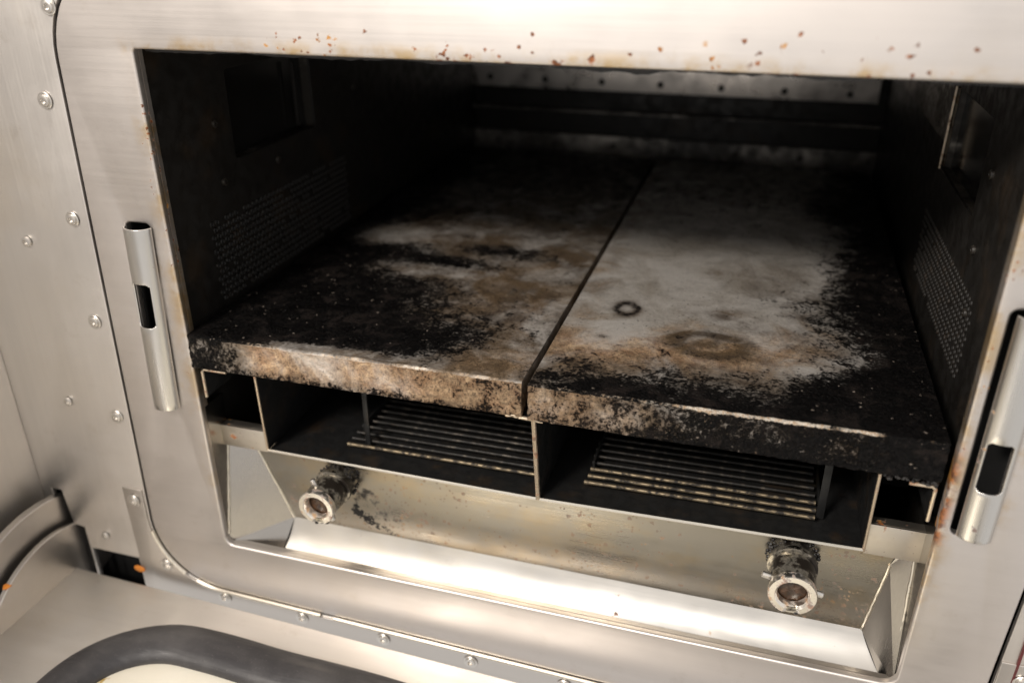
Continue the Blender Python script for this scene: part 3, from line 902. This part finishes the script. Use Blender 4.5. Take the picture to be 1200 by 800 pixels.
# ------------------------------------------------------------------ griddle plates
def sd_blob(x, y, cx, cy, rx, ry):
    return max(0.0, 1-math.hypot((x-cx)/rx, (y-cy)/ry))
def griddle(name, x0, x1, y0, y1, zt, zb, fchar_shade, fscale, fworn, fstain, label, seed):
    """plate as one dense shell: top grid, rounded front and sides, crusty relief"""
    W, D, H = x1-x0, y1-y0, zt-zb
    cx = (x0+x1)/2
    bm = bmesh.new()
    lc = bm.verts.layers.float.new('char_shade'); ls_ = bm.verts.layers.float.new('scale'); lw = bm.verts.layers.float.new('worn'); lst = bm.verts.layers.float.new('stain')
    nx = 150
    # profile from the front bottom edge, up the front, then back over the top
    prof = [(0, -H)]
    nf = 16
    for i in range(1, nf): prof.append((0, -H+(H-.0014)*i/nf))
    for i in range(6):
        a = pi/2*i/5; prof.append((.0014-.0014*cos(a), -.0014+.0014*sin(a)))
    y = .0014; dy = .0015
    while y+dy < D:
        y += dy; prof.append((y, 0)); dy = min(.006, dy*1.012)
    prof.append((D, 0)); prof.append((D, -H))
    rows = []
    for (py, pz) in prof:
        row = []
        for j in range(nx+1):
            u = j/nx; x = x0+W*u
            P = Vector((x, y0+py, zt+pz))
            front = pz < -.0003
            ch = fchar_shade(x, py, pz, H); scv = fscale(x, py, pz, H); wv = fworn(x, py, pz, H)
            n1 = noise.fractal(P*180+Vector((seed, 0, 0)), 1.0, 2.0, 4)
            n2 = noise.noise(P*55+Vector((0, seed, 0)))
            rel = (.00035*n1+.0003*n2)*(.35+1.0*max(ch, scv*.6 if front else 0))
            if front: Q = P+Vector((0, -rel*2.6-.0009*noise.noise(P*420)-.0007*abs(noise.noise(P*210+Vector((9, 0, 0)))), 0))
            else: Q = P+Vector((0, 0, rel))
            if pz <= -H+.0001: Q.z += .0007*n2
            if 0 < j < nx and False: pass
            Q.x -= cx; Q.y -= y0; Q.z -= zb
            v = bm.verts.new(Q); v[lc] = ch; v[ls_] = scv; v[lw] = wv; v[lst] = fstain(x, py, pz, H)
            row.append(v)
        rows.append(row)
    for a, b in zip(rows, rows[1:]):
        for j in range(nx): bm.faces.new((a[j], a[j+1], b[j+1], b[j]))
    # sides and underside
    for col in (0, nx):
        lo = [r[col] for r in rows]
        f = bm.faces.new(lo if col == 0 else lo[::-1])
    bm.faces.new([rows[0][0], rows[-1][0], rows[-1][nx], rows[0][nx]])
    bmesh.ops.triangulate(bm, faces=[f for f in bm.faces if len(f.verts) > 4])
    o = bmobj(name, bm, 'plate', None, label, ang=50)
    o.location = (cx, y0, zb)
    o['category'] = 'griddle plate'; o['group'] = 'griddle plates lying side by side in the oven'
    return o

def G(x, y, cx, cy, rx, ry): return math.exp(-(((x-cx)/rx)**2+((y-cy)/ry)**2))
def ring(x, y, cx, cy, rx, ry, w):
    d = math.hypot((x-cx)/rx, (y-cy)/ry); return math.exp(-((d-1)/w)**2)

def sm(a, b, v):
    t = max(0.0, min(1.0, (v-a)/(b-a))); return t*t*(3-2*t)
def char_shadeL(x, y, z, H):
    if z < -.001:      # front face
        return max(.62*sm(-.185, -.235, x), .26*sm(-.12, -.02, x)+.12, .50*sm(.55, 1.0, -z/H))
    edge = -.180+.150*max(0, 1-abs(y-.045)/.17)+.05*noise.noise(Vector((x*14, y*14, 0)))
    v = .5+(edge-x)*5
    v = max(v, .92*G(x, y, -.115, .042, .080, .040), .9*G(x, y, -.19, .20, .06, .05))
    v = max(v, .85*G(x, y, -.140, .190, .075, .020), .70*G(x, y, -.085, .225, .06, .022), .75*G(x, y, -.055, .050, .030, .014))
    v -= .85*G(x, y, -.200, .245, .034, .024)+.35*G(x, y, -.125, .160, .05, .012)
    v -= 1.0*G(x, y, -.140, .004, .065, .009)
    v -= .55*G(x, y, -.012, .025, .035, .03)
    v -= .35*sm(.07, .0, y)*sm(-.19, -.25, x)
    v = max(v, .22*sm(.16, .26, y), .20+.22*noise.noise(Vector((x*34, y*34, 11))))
    if y > .27: v = max(v, .20+min(.32, (y-.27)*1.6))  # char raised past the shadow line, painting shade on the rear
    return max(0, min(1, v))
def scaleL(x, y, z, H):
    if z < -.001: return max(0, .90*sm(-.225, -.19, x)-.22*G(x, 0, -.145, 0, .04, 1)+.12*noise.noise(Vector((x*40, z*40, 2))))
    v = .50*G(x, y, -.05, .10, .08, .05)+.5*G(x, y, -.02, .02, .06, .03)+.25*G(x, y, -.06, .2, .09, .09)
    return min(1, v+.12)
def wornL(x, y, z, H):
    if z < -.001:
        v = .30*G(x, z, -.142, -.45*H, .040, .45*H)+.10*G(x, z, -.07, -.30*H, .07, .4*H)
        return v if z < -.0018 else max(v, (.54+.20*noise.noise(Vector((x*46, 3, 0))))*sm(-.235, -.19, x))
    if y < .0026: return (.50+.20*noise.noise(Vector((x*46, 3, 0))))*sm(-.235, -.19, x)
    return .46*G(x, y, -.145, .005, .065, .008)
def stainL(x, y, z, H):
    if z < -.001: return .25+.4*sm(-.19, -.22, x)
    v = .70+.30*noise.noise(Vector((x*24, y*24, 5)))+.25*G(x, y, -.09, .13, .09, .05)
    v -= .42*G(x, y, -.200, .245, .030, .020)+.25*G(x, y, -.125, .158, .05, .010)+.30*G(x, y, -.02, .13, .02, .08)
    return max(0, min(1, v))
def stainR(x, y, z, H):
    if z < -.001: return .45+.4*sm(.03, .10, x)
    v = .06
    v = max(v, .75*ring(x, y, .0411, .1343, .0078, .0105, .6), .95*G(x, y, .1135, .143, .012, .011)**.6, .62*G(x, y, .130, .128, .016, .013)**.6, .55*G(x, y, .092, .142, .014, .009)**.6)
    v = max(v, 1.0*ring(x, y, .106, .090, .023, .016, .45), .80*G(x, y, .103, .091, .024, .014), .55*G(x, y, .125, .075, .03, .012))
    v = max(v, .60*G(x, y, .098, .228, .012, .008), .55*G(x, y, .150, .20, .014, .009), .55*G(x, y, .178, .19, .016, .012), .50*G(x, y, .165, .155, .013, .007))
    v = max(v, .55*sm(.075, .035, y), .32*G(x, y, .145, .215, .05, .055), .38*G(x, y, .165, .115, .03, .035), .45*sm(.030, .012, x)*(.5+.5*noise.noise(Vector((x*30, y*30, 0)))))
    return max(0, min(1, v))
def char_shadeR(x, y, z, H):
    if z < -.001:
        return .34+.34*sm(.03, .13, x)+.28*sm(.19, .235, x)+.12*sm(.5, 1.0, -z/H)*sm(0, .05, x)
    fe = .034+.016*sm(.10, .2, x)+.020*noise.noise(Vector((x*26, y*26, 4)))+.11*max(0, (x-.155)/.09)**1.5
    v = .5+(fe-y)*(12 if x > .03 else 9)-max(0, .03-x)*9
    se = .186+.024*noise.noise(Vector((x*20, y*20, 7)))+.012*sin(y*24)
    v = max(v, .5+(x-se)*9)
    v = max(v, .62*ring(x, y, .0411, .1343, .0078, .0105, .42), .34*ring(x, y, .108, .088, .026, .018, .4), .30*G(x, y, .1135, .143, .008, .008))
    v = max(v, .5*G(x, y, .033, .082, .008, .005), .42*ring(x, y, .062, .066, .017, .009, .3), .30*G(x, y, .06, .072, .02, .007))
    v = max(v, .16*sm(.10, .02, y)*1.6, .12)
    if y > .275: v = max(v, .16+min(.30, (y-.275)*1.6))  # rear shade painted into the right plate's char as well
    return max(0, min(1, v))
def scaleR(x, y, z, H):
    if z < -.001: return max(0, .72-.6*sm(.05, .14, x))
    return min(1, .12+.6*G(x, y, .10, .078, .07, .038)+.55*G(x, y, .03, .05, .05, .03)+.40*G(x, y, .17, .11, .04, .035)+.3*G(x, y, .012, .3, .02, .4))
def wornR(x, y, z, H):
    if z < -.001: return .20+.12*G(x, 0, .10, 0, .05, 1) if z < -.0018 else .36+.18*noise.noise(Vector((x*52, 9, 0)))+.18*sm(.05, .11, x)*sm(.225, .19, x)
    if y < .0021: return .40+.18*noise.noise(Vector((x*52, 9, 0)))+.24*sm(.04, .10, x)*sm(.225, .19, x)
    return .36*G(x, y, .012, .22, .0035, .3)+.42*G(x, y, .182, .262, .012, .010)+.22*G(x, y, .075, .20, .06, .05)

ZT = -.1924
griddle('griddle_plate', -.2505, -.0035, .0005, .596, ZT, ZT-.0255, char_shadeL, scaleL, wornL, stainL,
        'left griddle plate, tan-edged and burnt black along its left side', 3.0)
griddle('griddle_plate', .0010, .2450, -.0010, .596, ZT-.0002, ZT-.0258, char_shadeR, scaleR, wornR, stainR,
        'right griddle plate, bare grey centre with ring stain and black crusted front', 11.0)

# crust dripping under the right plate's outer corner
bm = bmesh.new()
for i in range(60):
    x = random.uniform(.214, .2455); y = random.uniform(.001, .010)
    z = ZT-.0270-random.random()**2*.0035
    s = random.uniform(.0010, .0024)
    bmesh.ops.create_icosphere(bm, subdivisions=1, radius=1, matrix=Matrix.Translation((x, y, z)) @ Matrix.Diagonal((s, s, s*.8, 1)))
o = bmobj('plate_crust', bm, 'gunk', None); o['kind'] = 'stuff'
rp = bpy.data.objects['griddle_plate.001']
o.parent = rp; o.matrix_parent_inverse = Matrix.Translation(rp.location).inverted()

S.cycles.max_bounces = 10
S.cycles.use_denoising = True
